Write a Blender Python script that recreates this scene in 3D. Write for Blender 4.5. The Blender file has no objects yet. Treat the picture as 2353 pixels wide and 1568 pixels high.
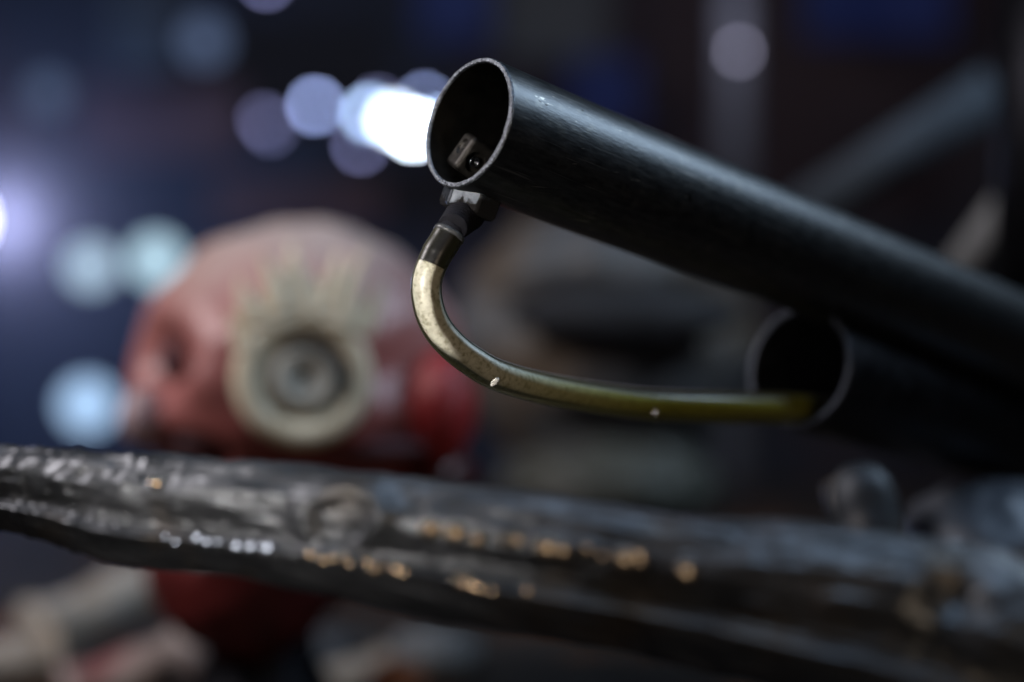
import bpy, bmesh, math, random
from mathutils import Vector, Matrix, noise, Quaternion

random.seed(7)
scene = bpy.context.scene
COL = scene.collection
V = Vector

# ------------------------------------------------------------------ camera
CAM_H = 1.10
LENS = 55.0
K = 36.0 / LENS / 2353.0                     # metres per photo pixel and metre of distance


def P(px, py, d):
    """photo pixel (2353 wide) at distance d (m) -> place in the room"""
    return V(((px - 1176.5) * K * d, d, CAM_H + (784.0 - py) * K * d))


cam_data = bpy.data.cameras.new('camera')
cam = bpy.data.objects.new('camera', cam_data)
COL.objects.link(cam)
cam.location = (0, 0, CAM_H)
cam.rotation_euler = (math.radians(90), 0, 0)
cam_data.lens = LENS
cam_data.sensor_width = 36
cam_data.clip_start = 0.01
cam_data.clip_end = 100
cam_data.dof.use_dof = True
cam_data.dof.focus_distance = 0.4035
cam_data.dof.aperture_fstop = 3.0
cam_data.dof.aperture_blades = 0
scene.camera = cam

# ------------------------------------------------------------------ world, exposure
world = bpy.data.worlds.new('World')
scene.world = world
world.use_nodes = True
bg = world.node_tree.nodes['Background']
bg.inputs['Color'].default_value = (0.45, 0.5, 0.8, 1)
bg.inputs['Strength'].default_value = 0.010
scene.view_settings.view_transform = 'Standard'
scene.view_settings.look = 'None'
scene.view_settings.exposure = 0
scene.view_settings.gamma = 1
scene.view_settings.use_curve_mapping = False
scene.render.engine = 'CYCLES'
scene.cycles.max_bounces = 10
scene.cycles.transmission_bounces = 8
scene.cycles.transparent_max_bounces = 8
scene.cycles.sample_clamp_indirect = 4
scene.cycles.use_denoising = True
scene.cycles.caustics_reflective = False
scene.cycles.caustics_refractive = False


def aim(o, target):
    o.rotation_euler = (V(target) - o.location).to_track_quat('-Z', 'Y').to_euler()


def area(name, loc, target, sx, sy, power, col, spread=180):
    l = bpy.data.lights.new(name, 'AREA')
    l.shape = 'RECTANGLE'
    l.size, l.size_y = sx, sy
    l.energy = power
    l.color = col
    l.spread = math.radians(spread)
    o = bpy.data.objects.new(name, l)
    COL.objects.link(o)
    o.location = loc
    aim(o, target)
    return o


def lamp(name, loc, power, col, r=0.03):
    l = bpy.data.lights.new(name, 'POINT')
    l.energy = power
    l.color = col
    l.shadow_soft_size = r
    o = bpy.data.objects.new(name, l)
    COL.objects.link(o)
    o.location = loc
    return o


# cool lamp overhead to the right and behind: streak along the top of the pipe
area('overhead_lamp', (0.60, 0.60, CAM_H + 0.52), (0.06, 0.44, CAM_H + 0.06), 0.28, 0.20, 3.2, (0.60, 0.79, 1.0))
# soft cool fill added unseen above the camera: tops of the bar and the pipe
area('top_fill', (0.10, 0.20, CAM_H + 0.85), (0.05, 0.40, CAM_H), 0.45, 0.30, 2.0, (0.52, 0.73, 1.0))
# cool white lamp upper left: skull, hose edge, rim
area('left_lamp', (-0.75, 0.42, CAM_H + 0.55), (-0.08, 0.60, CAM_H - 0.03), 0.25, 0.25, 6.4, (0.97, 0.91, 0.92))
# weak warm room light from the front, low right of the camera
area('warm_room_lamp', (0.42, -0.45, CAM_H + 0.02), (0.0, 0.45, CAM_H - 0.05), 0.12, 0.12, 0.9, (1.0, 0.78, 0.55))
# narrow warm fill added unseen left of the camera to brighten the hose
area('hose_fill', (-0.19, 0.09, CAM_H + 0.03), (-0.022, 0.40, CAM_H + 0.004), 0.09, 0.09, 0.036, (1.0, 0.95, 0.89), 16)

# ------------------------------------------------------------------ helpers


def link(o, parent=None):
    COL.objects.link(o)
    if parent is not None:
        o.parent = parent
        o.matrix_parent_inverse = parent.matrix_world.inverted() if False else Matrix.Identity(4)
    return o


def tag(o, label=None, cat=None, group=None, kind=None):
    if label:
        o['label'] = label
    if cat:
        o['category'] = cat
    if group:
        o['group'] = group
    if kind:
        o['kind'] = kind
    return o


def thing(name, loc, label, cat, group=None):
    o = bpy.data.objects.new(name, None)
    o.empty_display_size = 0.02
    o.location = loc
    COL.objects.link(o)
    return tag(o, label, cat, group)


def mesh_obj(name, verts, faces, mat, parent=None, smooth=True):
    """verts in room coordinates; the parent is an unrotated Empty, so they are shifted into its frame"""
    me = bpy.data.meshes.new(name)
    off = V((0, 0, 0))
    q = parent
    while q is not None:
        off += q.location
        q = q.parent
    me.from_pydata([tuple(V(v) - off) for v in verts], [], faces)
    me.update()
    bm = bmesh.new()
    bm.from_mesh(me)
    bmesh.ops.recalc_face_normals(bm, faces=bm.faces)
    bm.to_mesh(me)
    bm.free()
    if smooth:
        for p in me.polygons:
            p.use_smooth = True
    me.materials.append(mat)
    o = bpy.data.objects.new(name, me)
    COL.objects.link(o)
    if parent is not None:
        o.parent = parent
    return o


def bm_obj(name, bm, mat, parent=None, smooth=True):
    bm.verts.ensure_lookup_table()
    vs = [v.co.copy() for v in bm.verts]
    bm.verts.index_update()
    fs = [[v.index for v in f.verts] for f in bm.faces]
    bm.free()
    return mesh_obj(name, vs, fs, mat, parent, smooth)


def catmull(pts, n):
    """pts: tuples of floats; n samples per span"""
    out = []
    m = len(pts)
    for i in range(m - 1):
        p0 = pts[max(i - 1, 0)]
        p1 = pts[i]
        p2 = pts[i + 1]
        p3 = pts[min(i + 2, m - 1)]
        for j in range(n):
            t = j / n
            out.append(tuple(0.5 * (2 * b + (c - a) * t + (2 * a - 5 * b + 4 * c - d) * t * t
                                    + (3 * b - a - 3 * c + d) * t ** 3)
                             for a, b, c, d in zip(p0, p1, p2, p3)))
    out.append(tuple(pts[-1]))
    return out


def tube(path, radii, seg=32, cap=True, wobble=None):
    """path: Vectors, radii: floats; returns verts, faces"""
    vs, fs = [], []
    t0 = (path[1] - path[0]).normalized()
    up = V((0, 0, 1)) if abs(t0.z) < 0.9 else V((0, 1, 0))
    a = (up - t0 * up.dot(t0)).normalized()
    n = len(path)
    for i, p in enumerate(path):
        t = (path[min(i + 1, n - 1)] - path[max(i - 1, 0)]).normalized()
        a = (a - t * a.dot(t)).normalized()
        b = t.cross(a)
        for k in range(seg):
            an = 2 * math.pi * k / seg
            r = radii[i]
            dvec = a * math.cos(an) + b * math.sin(an)
            if wobble:
                r = r * (1 + wobble(p + dvec * r))
            vs.append(p + dvec * r)
    for i in range(n - 1):
        for k in range(seg):
            k2 = (k + 1) % seg
            fs.append((i * seg + k, i * seg + k2, (i + 1) * seg + k2, (i + 1) * seg + k))
    if cap:
        fs.append(tuple(range(seg))[::-1])
        fs.append(tuple(range((n - 1) * seg, n * seg)))
    return vs, fs


def lathe(prof, org, axis, seg=64, closed=False, jitter=None):
    """prof: (distance along axis, radius)"""
    axis = axis.normalized()
    h = V((0, 0, 1)) if abs(axis.z) < 0.9 else V((1, 0, 0))
    a = axis.cross(h).normalized()
    b = axis.cross(a).normalized()
    vs, fs = [], []
    for (s, r) in prof:
        for k in range(seg):
            an = 2 * math.pi * k / seg
            d = a * math.cos(an) + b * math.sin(an)
            p = org + axis * s + d * r
            if jitter:
                p = p + jitter(p, d, axis)
            vs.append(p)
    n = len(prof)
    for i in range(n if closed else n - 1):
        j = (i + 1) % n
        for k in range(seg):
            k2 = (k + 1) % seg
            fs.append((i * seg + k, i * seg + k2, j * seg + k2, j * seg + k))
    return vs, fs


def ball(c, r, mat, name, parent, seg=16):
    rr = r if isinstance(r, (tuple, list)) else (r, r, r)
    bm = bmesh.new()
    bmesh.ops.create_uvsphere(bm, u_segments=seg, v_segments=max(8, seg // 2), radius=1)
    for v in bm.verts:
        v.co = V((v.co.x * rr[0], v.co.y * rr[1], v.co.z * rr[2])) + c
    return bm_obj(name, bm, mat, parent)


# ------------------------------------------------------------------ materials


def mat_base(name):
    m = bpy.data.materials.new(name)
    m.use_nodes = True
    nt = m.node_tree
    b = nt.nodes['Principled BSDF']
    return m, nt, b


def mat_noise(name, c1, c2, scale=40, rough=(0.4, 0.6), metal=0.0, bump=0.0, bscale=None, stretch=None,
              detail=6, c3=None, c3scale=8, c3lo=0.55, c3hi=0.65, spec=0.5, bdist=0.001, coat=0.0):
    m, nt, b = mat_base(name)
    N = nt.nodes
    L = nt.links
    tc = N.new('ShaderNodeTexCoord')
    mp = N.new('ShaderNodeMapping')
    L.new(tc.outputs['Object'], mp.inputs['Vector'])
    if stretch:
        # stretch = direction of a grain: squash the noise along it
        ax, f = stretch
        q = V(ax).normalized().rotation_difference(V((1, 0, 0)))
        mp.vector_type = 'POINT'
        mp2 = N.new('ShaderNodeMapping')
        mp.inputs['Rotation'].default_value = q.to_euler()
        mp2.inputs['Scale'].default_value = (f, 1, 1)
        L.new(mp.outputs['Vector'], mp2.inputs['Vector'])
        vec = mp2.outputs['Vector']
    else:
        vec = mp.outputs['Vector']
    no = N.new('ShaderNodeTexNoise')
    no.inputs['Scale'].default_value = scale
    no.inputs['Detail'].default_value = detail
    no.inputs['Roughness'].default_value = 0.6
    L.new(vec, no.inputs['Vector'])
    cr = N.new('ShaderNodeValToRGB')
    cr.color_ramp.elements[0].position = 0.35
    cr.color_ramp.elements[1].position = 0.65
    cr.color_ramp.elements[0].color = (*c1, 1)
    cr.color_ramp.elements[1].color = (*c2, 1)
    L.new(no.outputs['Fac'], cr.inputs['Fac'])
    colr = cr.outputs['Color']
    if c3:
        n3 = N.new('ShaderNodeTexNoise')
        n3.inputs['Scale'].default_value = c3scale
        n3.inputs['Detail'].default_value = 5
        L.new(tc.outputs['Object'], n3.inputs['Vector'])
        mr = N.new('ShaderNodeMapRange')
        mr.inputs['From Min'].default_value = c3lo
        mr.inputs['From Max'].default_value = c3hi
        L.new(n3.outputs['Fac'], mr.inputs['Value'])
        mx = N.new('ShaderNodeMix')
        mx.data_type = 'RGBA'
        L.new(mr.outputs['Result'], mx.inputs['Factor'])
        L.new(colr, mx.inputs[6])
        mx.inputs[7].default_value = (*c3, 1)
        colr = mx.outputs[2]
    L.new(colr, b.inputs['Base Color'])
    rr = N.new('ShaderNodeMapRange')
    rr.inputs['From Min'].default_value = 0.3
    rr.inputs['From Max'].default_value = 0.7
    rr.inputs['To Min'].default_value = rough[0]
    rr.inputs['To Max'].default_value = rough[1]
    L.new(no.outputs['Fac'], rr.inputs['Value'])
    L.new(rr.outputs['Result'], b.inputs['Roughness'])
    b.inputs['Metallic'].default_value = metal
    b.inputs['Specular IOR Level'].default_value = spec
    b.inputs['Coat Weight'].default_value = coat
    if bump:
        nb = N.new('ShaderNodeTexNoise')
        nb.inputs['Scale'].default_value = bscale or scale
        nb.inputs['Detail'].default_value = 4
        L.new(vec, nb.inputs['Vector'])
        bp = N.new('ShaderNodeBump')
        bp.inputs['Strength'].default_value = bump
        bp.inputs['Distance'].default_value = bdist
        L.new(nb.outputs['Fac'], bp.inputs['Height'])
        L.new(bp.outputs['Normal'], b.inputs['Normal'])
    return m


def mat_glow(name, col, strength):
    m, nt, b = mat_base(name)
    b.inputs['Base Color'].default_value = (0.02, 0.02, 0.02, 1)
    b.inputs['Emission Color'].default_value = (*col, 1)
    b.inputs['Emission Strength'].default_value = strength
    return m


# ------------------------------------------------------------------ main pipe geometry
PC = P(1074, 281, 0.4035)                      # centre of the cut mouth
ray = (PC - cam.location).normalized()
e1 = V((1, 0, 0))
e1 = (e1 - ray * e1.dot(ray)).normalized()
e2 = e1.cross(ray).normalized()
DOWN = math.radians(21.7)
tilt = 0.573
T = (ray * tilt + (e1 * math.cos(DOWN) - e2 * math.sin(DOWN)) * math.sqrt(1 - tilt ** 2)).normalized()
U = (e2 * math.cos(DOWN) + e1 * math.sin(DOWN)).normalized()      # radial, up in the picture
W = T.cross(U).normalized()
if W.dot(ray) > 0:
    W = -W                                                        # radial, towards the camera
R_OUT = 0.01750
R_IN = 0.01600

M_steel = mat_noise('brushed_dark_steel', (0.050, 0.052, 0.055), (0.075, 0.077, 0.08), scale=700, rough=(0.36, 0.45),
                    metal=1.0, bump=0.22, bscale=1500, stretch=(T, 0.25), c3=(0.10, 0.098, 0.092), c3scale=260,
                    c3lo=0.55, c3hi=0.8, bdist=0.0003)
# fine handling scratches along the pipe and a few dark specks
nt = M_steel.node_tree
N, L = nt.nodes, nt.links
b = N['Principled BSDF']
src = b.inputs['Base Color'].links[0].from_socket
tco = [n for n in N if n.type == 'TEX_COORD'][0].outputs['Object']


def scratch_mask(rot_off, f, scale, lo, hi):
    q = V(T).rotation_difference(V((1, 0, 0)))
    m1 = N.new('ShaderNodeMapping')
    e = q.to_euler()
    m1.inputs['Rotation'].default_value = (e.x, e.y + rot_off, e.z + rot_off)
    m2 = N.new('ShaderNodeMapping')
    m2.inputs['Scale'].default_value = (f, 1, 1)
    n = N.new('ShaderNodeTexNoise')
    n.inputs['Scale'].default_value = scale
    n.inputs['Detail'].default_value = 2
    mr = N.new('ShaderNodeMapRange')
    mr.inputs['From Min'].default_value = lo
    mr.inputs['From Max'].default_value = hi
    L.new(tco, m1.inputs['Vector'])
    L.new(m1.outputs['Vector'], m2.inputs['Vector'])
    L.new(m2.outputs['Vector'], n.inputs['Vector'])
    L.new(n.outputs['Fac'], mr.inputs['Value'])
    return mr.outputs['Result']


for (ro, ff, sc_, lo_, hi_, cc) in ((0.0, 0.03, 1300, 0.66, 0.72, (0.15, 0.145, 0.14)), (0.22, 0.04, 900, 0.70, 0.75, (0.20, 0.19, 0.17)),
                                  (0.0, 0.7, 420, 0.735, 0.76, (0.012, 0.011, 0.01))):
    mx = N.new('ShaderNodeMix')
    mx.data_type = 'RGBA'
    L.new(scratch_mask(ro, ff, sc_, lo_, hi_), mx.inputs['Factor'])
    L.new(src, mx.inputs[6])
    mx.inputs[7].default_value = (*cc, 1)
    src = mx.outputs[2]
L.new(src, b.inputs['Base Color'])
M_inner = mat_noise('pipe_inside_steel', (0.006, 0.0055, 0.005), (0.014, 0.013, 0.011), scale=200, rough=(0.5, 0.65), metal=0.4, spec=0.25)
M_rim = mat_noise('sawn_steel_edge', (0.08, 0.085, 0.10), (0.22, 0.24, 0.27), scale=1400, rough=(0.25, 0.5), metal=0.9,
                  bump=0.9, bscale=1100, bdist=0.0006)
M_black = mat_noise('black_plastic', (0.006, 0.006, 0.009), (0.012, 0.012, 0.016), scale=300, rough=(0.7, 0.8), spec=0.12)
M_nut = mat_noise('zinc_nut', (0.032, 0.037, 0.045), (0.06, 0.066, 0.076), scale=600, rough=(0.30, 0.42), metal=0.55,
                  bump=0.12, bscale=900, bdist=0.0003)
# black grime on the nut, gathered on its lower and right side
nt = M_nut.node_tree
N, L = nt.nodes, nt.links
b = N['Principled BSDF']
src = b.inputs['Base Color'].links[0].from_socket
tco = [n for n in N if n.type == 'TEX_COORD'][0].outputs['Object']
dp = N.new('ShaderNodeVectorMath')
dp.operation = 'DOT_PRODUCT'
L.new(tco, dp.inputs[0])
gdir = (T * 0.42 - U * 0.70)
dp.inputs[1].default_value = tuple(gdir)
gn = N.new('ShaderNodeTexNoise')
gn.inputs['Scale'].default_value = 520
L.new(tco, gn.inputs['Vector'])
ga = N.new('ShaderNodeMath')
ga.operation = 'MULTIPLY_ADD'
L.new(gn.outputs['Fac'], ga.inputs[0])
ga.inputs[1].default_value = 0.0042
L.new(dp.outputs['Value'], ga.inputs[2])
gm = N.new('ShaderNodeMapRange')
gm.inputs['From Min'].default_value = 0.0010
gm.inputs['From Max'].default_value = 0.0018
L.new(ga.outputs[0], gm.inputs['Value'])
gx = N.new('ShaderNodeMix')
gx.data_type = 'RGBA'
L.new(gm.outputs['Result'], gx.inputs['Factor'])
L.new(src, gx.inputs[6])
gx.inputs[7].default_value = (0.014, 0.013, 0.013, 1)
L.new(gx.outputs[2], b.inputs['Base Color'])
gr = N.new('ShaderNodeMapRange')
gr.inputs['To Min'].default_value = 0.34
gr.inputs['To Max'].default_value = 0.75
L.new(gm.outputs['Result'], gr.inputs['Value'])
L.new(gr.outputs['Result'], b.inputs['Roughness'])
b.inputs['Specular IOR Level'].default_value = 0.15
M_greymetal = mat_noise('dark_grey_metal', (0.022, 0.025, 0.03), (0.05, 0.054, 0.062), scale=60, rough=(0.45, 0.6), metal=0.6,
                        c3=(0.09, 0.07, 0.05), c3scale=25)
M_blackmetal = mat_noise('blackened_steel', (0.008, 0.008, 0.010), (0.018, 0.018, 0.022), scale=150, rough=(0.4, 0.6), metal=0.95)


def rimj(p, d, ax):
    return ax * (noise.noise(p * 300) * 0.00016 + noise.noise(p * 1400) * 0.00005) + d * (noise.noise(p * 900) * 0.00007)


pipe = thing('steel_pipe', PC, 'dark brushed steel pipe with a bright sawn mouth, the largest pipe', 'pipe')
L0 = 0.0006
prof = [(L0 + 0.62 * (i / 60) ** 1.5, R_OUT) for i in range(61)]
v, f = lathe(prof, PC, T, 128)
mesh_obj('outer_wall', v, f, M_steel, pipe)
prof = [(L0 + 0.62 * (i / 60) ** 1.5, R_IN) for i in range(61)]
v, f = lathe(prof, PC, T, 128)
mesh_obj('inner_wall', v, f, M_inner, pipe)
rp = [(L0, R_OUT), (0.0002, R_OUT - 0.00012), (0, R_OUT - 0.0003)]
rp += [(0, R_OUT - 0.0003 - (R_OUT - R_IN - 0.0005) * i / 4) for i in range(1, 5)]
rp += [(L0, R_IN)]
v, f = lathe(rp, PC, T, 360, jitter=lambda p, d, ax: rimj(p, d, ax) if (p - PC).dot(T) < 0.0004 else V((0, 0, 0)))
mesh_obj('sawn_rim', v, f, M_rim, pipe)

# rounded block inside the mouth, with two screw recesses


def rounded_box(sz, bev, seg=4):
    bm = bmesh.new()
    bmesh.ops.create_cube(bm, size=1)
    for vv in bm.verts:
        vv.co = V((vv.co.x * sz[0], vv.co.y * sz[1], vv.co.z * sz[2]))
    bmesh.ops.bevel(bm, geom=list(bm.edges), offset=bev, segments=seg, profile=0.5, affect='EDGES')
    return bm


def bool_diff(bm_a, bm_b):
    objs = []
    for b_ in (bm_a, bm_b):
        me = bpy.data.meshes.new('tmp')
        b_.to_mesh(me)
        b_.free()
        o = bpy.data.objects.new('tmp', me)
        COL.objects.link(o)
        objs.append(o)
    md = objs[0].modifiers.new('cut', 'BOOLEAN')
    md.operation = 'DIFFERENCE'
    md.object = objs[1]
    md.solver = 'EXACT'
    dg = bpy.context.evaluated_depsgraph_get()
    res = bmesh.new()
    res.from_mesh(objs[0].evaluated_get(dg).to_mesh())
    for o in objs:
        bpy.data.objects.remove(o)
    return res


BX = 0.0085
blk = rounded_box((BX, BX, 0.0100), 0.0014, 5)
cut = bmesh.new()
mA = Matrix.Translation((-BX / 2, 0, 0.001)) @ Matrix.Rotation(math.radians(90), 4, 'Y')
mB = Matrix.Translation((0, -BX / 2, -0.0005)) @ Matrix.Rotation(math.radians(90), 4, 'X')
bmesh.ops.create_cone(cut, cap_ends=True, segments=32, radius1=0.0023, radius2=0.0023, depth=0.003, matrix=mA)
bmesh.ops.create_cone(cut, cap_ends=True, segments=32, radius1=0.0029, radius2=0.0029, depth=0.003, matrix=mB)
blk = bool_diff(blk, cut)
# block frame: z = U; x and y turned about U
cdir = -ray
sdir = (e1 * math.cos(DOWN) - e2 * math.sin(DOWN)).normalized()
frontn = (cdir * 0.93 + sdir * 0.36).normalized()
leftn = (cdir * 0.36 - sdir * 0.93).normalized()
tiltq = Quaternion(cdir, math.radians(-14))
frontn, leftn = tiltq @ frontn, tiltq @ leftn
bx, by = -leftn, -frontn
bz = bx.cross(by).normalized()
BC = PC + T * 0.0090 - U * 0.0082 - W * 0.0050
FR = Matrix(((bx.x, by.x, bz.x, BC.x), (bx.y, by.y, bz.y, BC.y), (bx.z, by.z, bz.z, BC.z), (0, 0, 0, 1)))
block = thing('fixing_block', BC - U * 0.006, 'small dark rounded metal block with screw recesses inside the pipe mouth', 'block')
M_block = mat_noise('cast_block', (0.022, 0.020, 0.018), (0.042, 0.038, 0.033), scale=400, rough=(0.38, 0.5), metal=0.7,
                    bump=0.2, bscale=600, bdist=0.0003)
blk.transform(FR)
bl = bm_obj('block_body', blk, M_block, block)
for p_ in bl.data.polygons:
    p_.use_smooth = p_.area < 2e-6
M_screw = mat_noise('bright_screw', (0.12, 0.13, 0.14), (0.25, 0.25, 0.27), scale=800, rough=(0.2, 0.35), metal=1.0, bump=0.4,
                    bscale=900, bdist=0.0003)
for mm, rad in ((mA, 0.0017), (mB, 0.0015)):
    nrm = (FR.to_3x3() @ (mm.to_3x3() @ V((0, 0, 1)))).normalized()
    c = FR @ mm.translation
    if nrm.dot(BC - c) > 0:
        nrm = -nrm
    v, f = lathe([(-0.0014, 0.00001), (-0.0014, 0.0006), (-0.0006, 0.0007), (-0.00045, rad * 0.85), (-0.0006, rad),
                  (-0.0015, rad)], c, nrm, 24)
    mesh_obj('screw', v, f, M_screw if mm is mB else M_block, block)

# ------------------------------------------------------------------ hose fitting under the mouth
FO = PC + T * 0.0092 - U * (R_OUT - 0.0004) + W * 0.001       # where the nut meets the pipe
FA = (-U * 1.0 + W * 0.10 - T * 0.02).normalized()
fit = thing('hose_fitting', FO, 'small zinc nut with black ribbed barb screwed under the pipe mouth', 'hose fitting')
# hexagonal nut with chamfered corners
bm = bmesh.new()
fx = (T - FA * T.dot(FA)).normalized()
fy = FA.cross(fx).normalized()


def ring_pts(s, r, n, rot=0.0):
    return [FO + FA * s + (fx * math.cos(2 * math.pi * (i + rot) / n) + fy * math.sin(2 * math.pi * (i + rot) / n)) * r
            for i in range(n)]


def hexr(an, r, rc):
    a = (an + math.pi / 6) % (math.pi / 3) - math.pi / 6
    return min(r / math.cos(a), rc)


NS = 96
prof_s = [(-0.0012, 0.0), (-0.0012, 0.9), (-0.0004, 1.0), (0.0040, 1.0), (0.0050, 0.93), (0.0053, 0.8), (0.0053, 0.4)]
vs, fs = [], []
for s, k in prof_s:
    for i in range(NS):
        an = 2 * math.pi * i / NS
        r = hexr(an + 0.72, 0.0070, 0.00785) * k if k > 0 else 0.0001
        vs.append(FO + FA * s + (fx * math.cos(an) + fy * math.sin(an)) * r)
for j in range(len(prof_s) - 1):
    for i in range(NS):
        i2 = (i + 1) % NS
        fs.append((j * NS + i, j * NS + i2, (j + 1) * NS + i2, (j + 1) * NS + i))
mesh_obj('hex_nut', vs, fs, M_nut, fit, smooth=False)
# ribbed neck, bending slightly to the left towards the hose
HD = 0.4035 - 0.0025
neck = [FO + FA * 0.005, FO + FA * 0.008, P(1044, 519, HD - 0.001)]
nx = (neck[2] - neck[0])
NA = nx.normalized()
rib = [(-0.0012, 0.0001), (-0.0012, 0.0052), (0.0002, 0.0052)]
s = 0.0004
Ltot = nx.length + 0.002
while s < Ltot:
    k = 1 - 0.24 * s / Ltot
    rib += [(s, 0.0046 * k), (s + 0.0005, 0.0050 * k), (s + 0.0010, 0.0050 * k), (s + 0.0013, 0.0045 * k)]
    s += 0.0015
rib.append((s, 0.0001))
v, f = lathe(rib, neck[0], NA, 48)
mesh_obj('threaded_neck', v, f, M_black, fit)

# hose centre line (photo px, distance)
HP = [(1040, 524, .4005), (1022, 556, .3995), (1000, 592, .3985), (981, 645, .398), (984, 700, .3985), (1004, 752, .400),
      (1040, 795, .402), (1085, 830, .405), (1140, 861, .410), (1230, 888, .421), (1350, 911, .437), (1494, 930, .455),
      (1638, 936, .470), (1720, 938, .480), (1800, 940, .492), (1870, 945, .508), (1930, 955, .530)]
hp = [P(a, b, c) for a, b, c in HP]
hs = [V(q) for q in catmull([tuple(q) for q in hp], 14)]
nH = len(hs)
# black barb inside the start of the hose
nb_ = 33
bpath = hs[0:nb_]
brad = []
for i in range(nb_):
    t = i / (nb_ - 1)
    brad.append(0.00365 if t < 0.96 else 0.0033)
v, f = tube(bpath, brad, 32)
mesh_obj('barb', v, f, M_black, fit)

# clear hose
hose = thing('clear_hose', hs[0], 'yellowish clear plastic hose, olive shading coloured in, curving from the fitting to the lower pipe', 'hose')
M_wall, nt, b = mat_base('clear_vinyl')
N, L = nt.nodes, nt.links
N.remove(b)
tr = N.new('ShaderNodeBsdfTransparent')
tr.inputs['Color'].default_value = (0.97, 0.96, 0.90, 1)
sxw = N.new('ShaderNodeSeparateXYZ')
tcw = N.new('ShaderNodeTexCoord')
L.new(tcw.outputs['Object'], sxw.inputs[0])
mrw = N.new('ShaderNodeMapRange')
mrw.inputs['From Min'].default_value = 0.012
mrw.inputs['From Max'].default_value = 0.060
L.new(sxw.outputs['X'], mrw.inputs['Value'])
mxw = N.new('ShaderNodeMix')
mxw.data_type = 'RGBA'
L.new(mrw.outputs['Result'], mxw.inputs['Factor'])
mxw.inputs[6].default_value = (0.97, 0.96, 0.90, 1)
mxw.inputs[7].default_value = (0.80, 0.78, 0.36, 1)  # wall tinted olive the same way, shading put into its colour
L.new(mxw.outputs[2], tr.inputs['Color'])
gl = N.new('ShaderNodeBsdfGlossy')
gl.inputs['Color'].default_value = (0.7, 0.7, 0.7, 1)
gl.inputs['Roughness'].default_value = 0.30
df = N.new('ShaderNodeBsdfDiffuse')
df.inputs['Color'].default_value = (0.50, 0.48, 0.18, 1)
fr = N.new('ShaderNodeFresnel')
fr.inputs['IOR'].default_value = 1.48
lw = N.new('ShaderNodeLayerWeight')
lw.inputs['Blend'].default_value = 0.35
mm_ = N.new('ShaderNodeMath')
mm_.operation = 'MULTIPLY'
mm_.inputs[1].default_value = 0.08
L.new(lw.outputs['Facing'], mm_.inputs[0])
m1 = N.new('ShaderNodeMixShader')
L.new(mm_.outputs[0], m1.inputs[0])
L.new(tr.outputs[0], m1.inputs[1])
L.new(df.outputs[0], m1.inputs[2])
m2 = N.new('ShaderNodeMixShader')
L.new(fr.outputs[0], m2.inputs[0])
L.new(m1.outputs[0], m2.inputs[1])
L.new(gl.outputs[0], m2.inputs[2])
L.new(m2.outputs[0], N['Material Output'].inputs['Surface'])
M_core = mat_noise('milky_lining', (0.60, 0.59, 0.54), (0.80, 0.79, 0.74), scale=620, rough=(0.4, 0.6), c3=(0.40, 0.385, 0.30),
                   c3scale=800, c3lo=0.52, c3hi=0.66, detail=8)
# olive darkening away from the fitting: shading and colour fringe put into the lining
nt = M_core.node_tree
N, L = nt.nodes, nt.links
b = N['Principled BSDF']
src = b.inputs['Base Color'].links[0].from_socket
sx_ = N.new('ShaderNodeSeparateXYZ')
L.new([n for n in N if n.type == 'TEX_COORD'][0].outputs['Object'], sx_.inputs[0])
mr_ = N.new('ShaderNodeMapRange')
mr_.inputs['From Min'].default_value = 0.012
mr_.inputs['From Max'].default_value = 0.060
L.new(sx_.outputs['X'], mr_.inputs['Value'])
mxx = N.new('ShaderNodeMix')
mxx.data_type = 'RGBA'
mxx.blend_type = 'MULTIPLY'
L.new(mr_.outputs['Result'], mxx.inputs['Factor'])
L.new(src, mxx.inputs[6])
mxx.inputs[7].default_value = (0.42, 0.42, 0.12, 1)
L.new(mxx.outputs[2], b.inputs['Base Color'])
M_film = mat_noise('vinyl_film', (0.30, 0.29, 0.16), (0.5, 0.48, 0.3), scale=300, rough=(0.2, 0.35))


def hose_r(i):
    t = i / (nH - 1)
    r = 0.0040
    if t < 0.12:
        r += 0.0001
    if t > 0.42:
        r += 0.0010 * min(1, (t - 0.42) / 0.35)
    return r


wpath = hs[6:]
wr = [hose_r(i + 6) for i in range(len(wpath))]
vo, fo = tube(wpath, wr, 40, cap=False)
vi, fi = [], []
fs = fo
mesh_obj('hose_wall', vo + vi, fs, M_wall, hose)
v, f = lathe([(-0.0004, 0.0030), (-0.0004, 0.0040), (0.0001, 0.0043), (0.0009, 0.0043), (0.0013, 0.0039), (0.0009, 0.0030)],
             hs[6], hs[8] - hs[4], 40, closed=True)
M_lip = mat_noise('vinyl_lip', (0.04, 0.042, 0.045), (0.07, 0.072, 0.075), scale=300, rough=(0.3, 0.4))
mesh_obj('hose_lip', v, f, M_lip, hose)
cpath = hs[nb_ + 0:nH - 8]
cr_ = [hose_r(i + nb_) * (0.88 - 0.30 * min(1.0, max(0.0, ((i + nb_) / nH - 0.45) / 0.22))) for i in range(len(cpath))]
v, f = tube(cpath, cr_, 32)
mesh_obj('fluid', v, f, M_core, hose)

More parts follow.
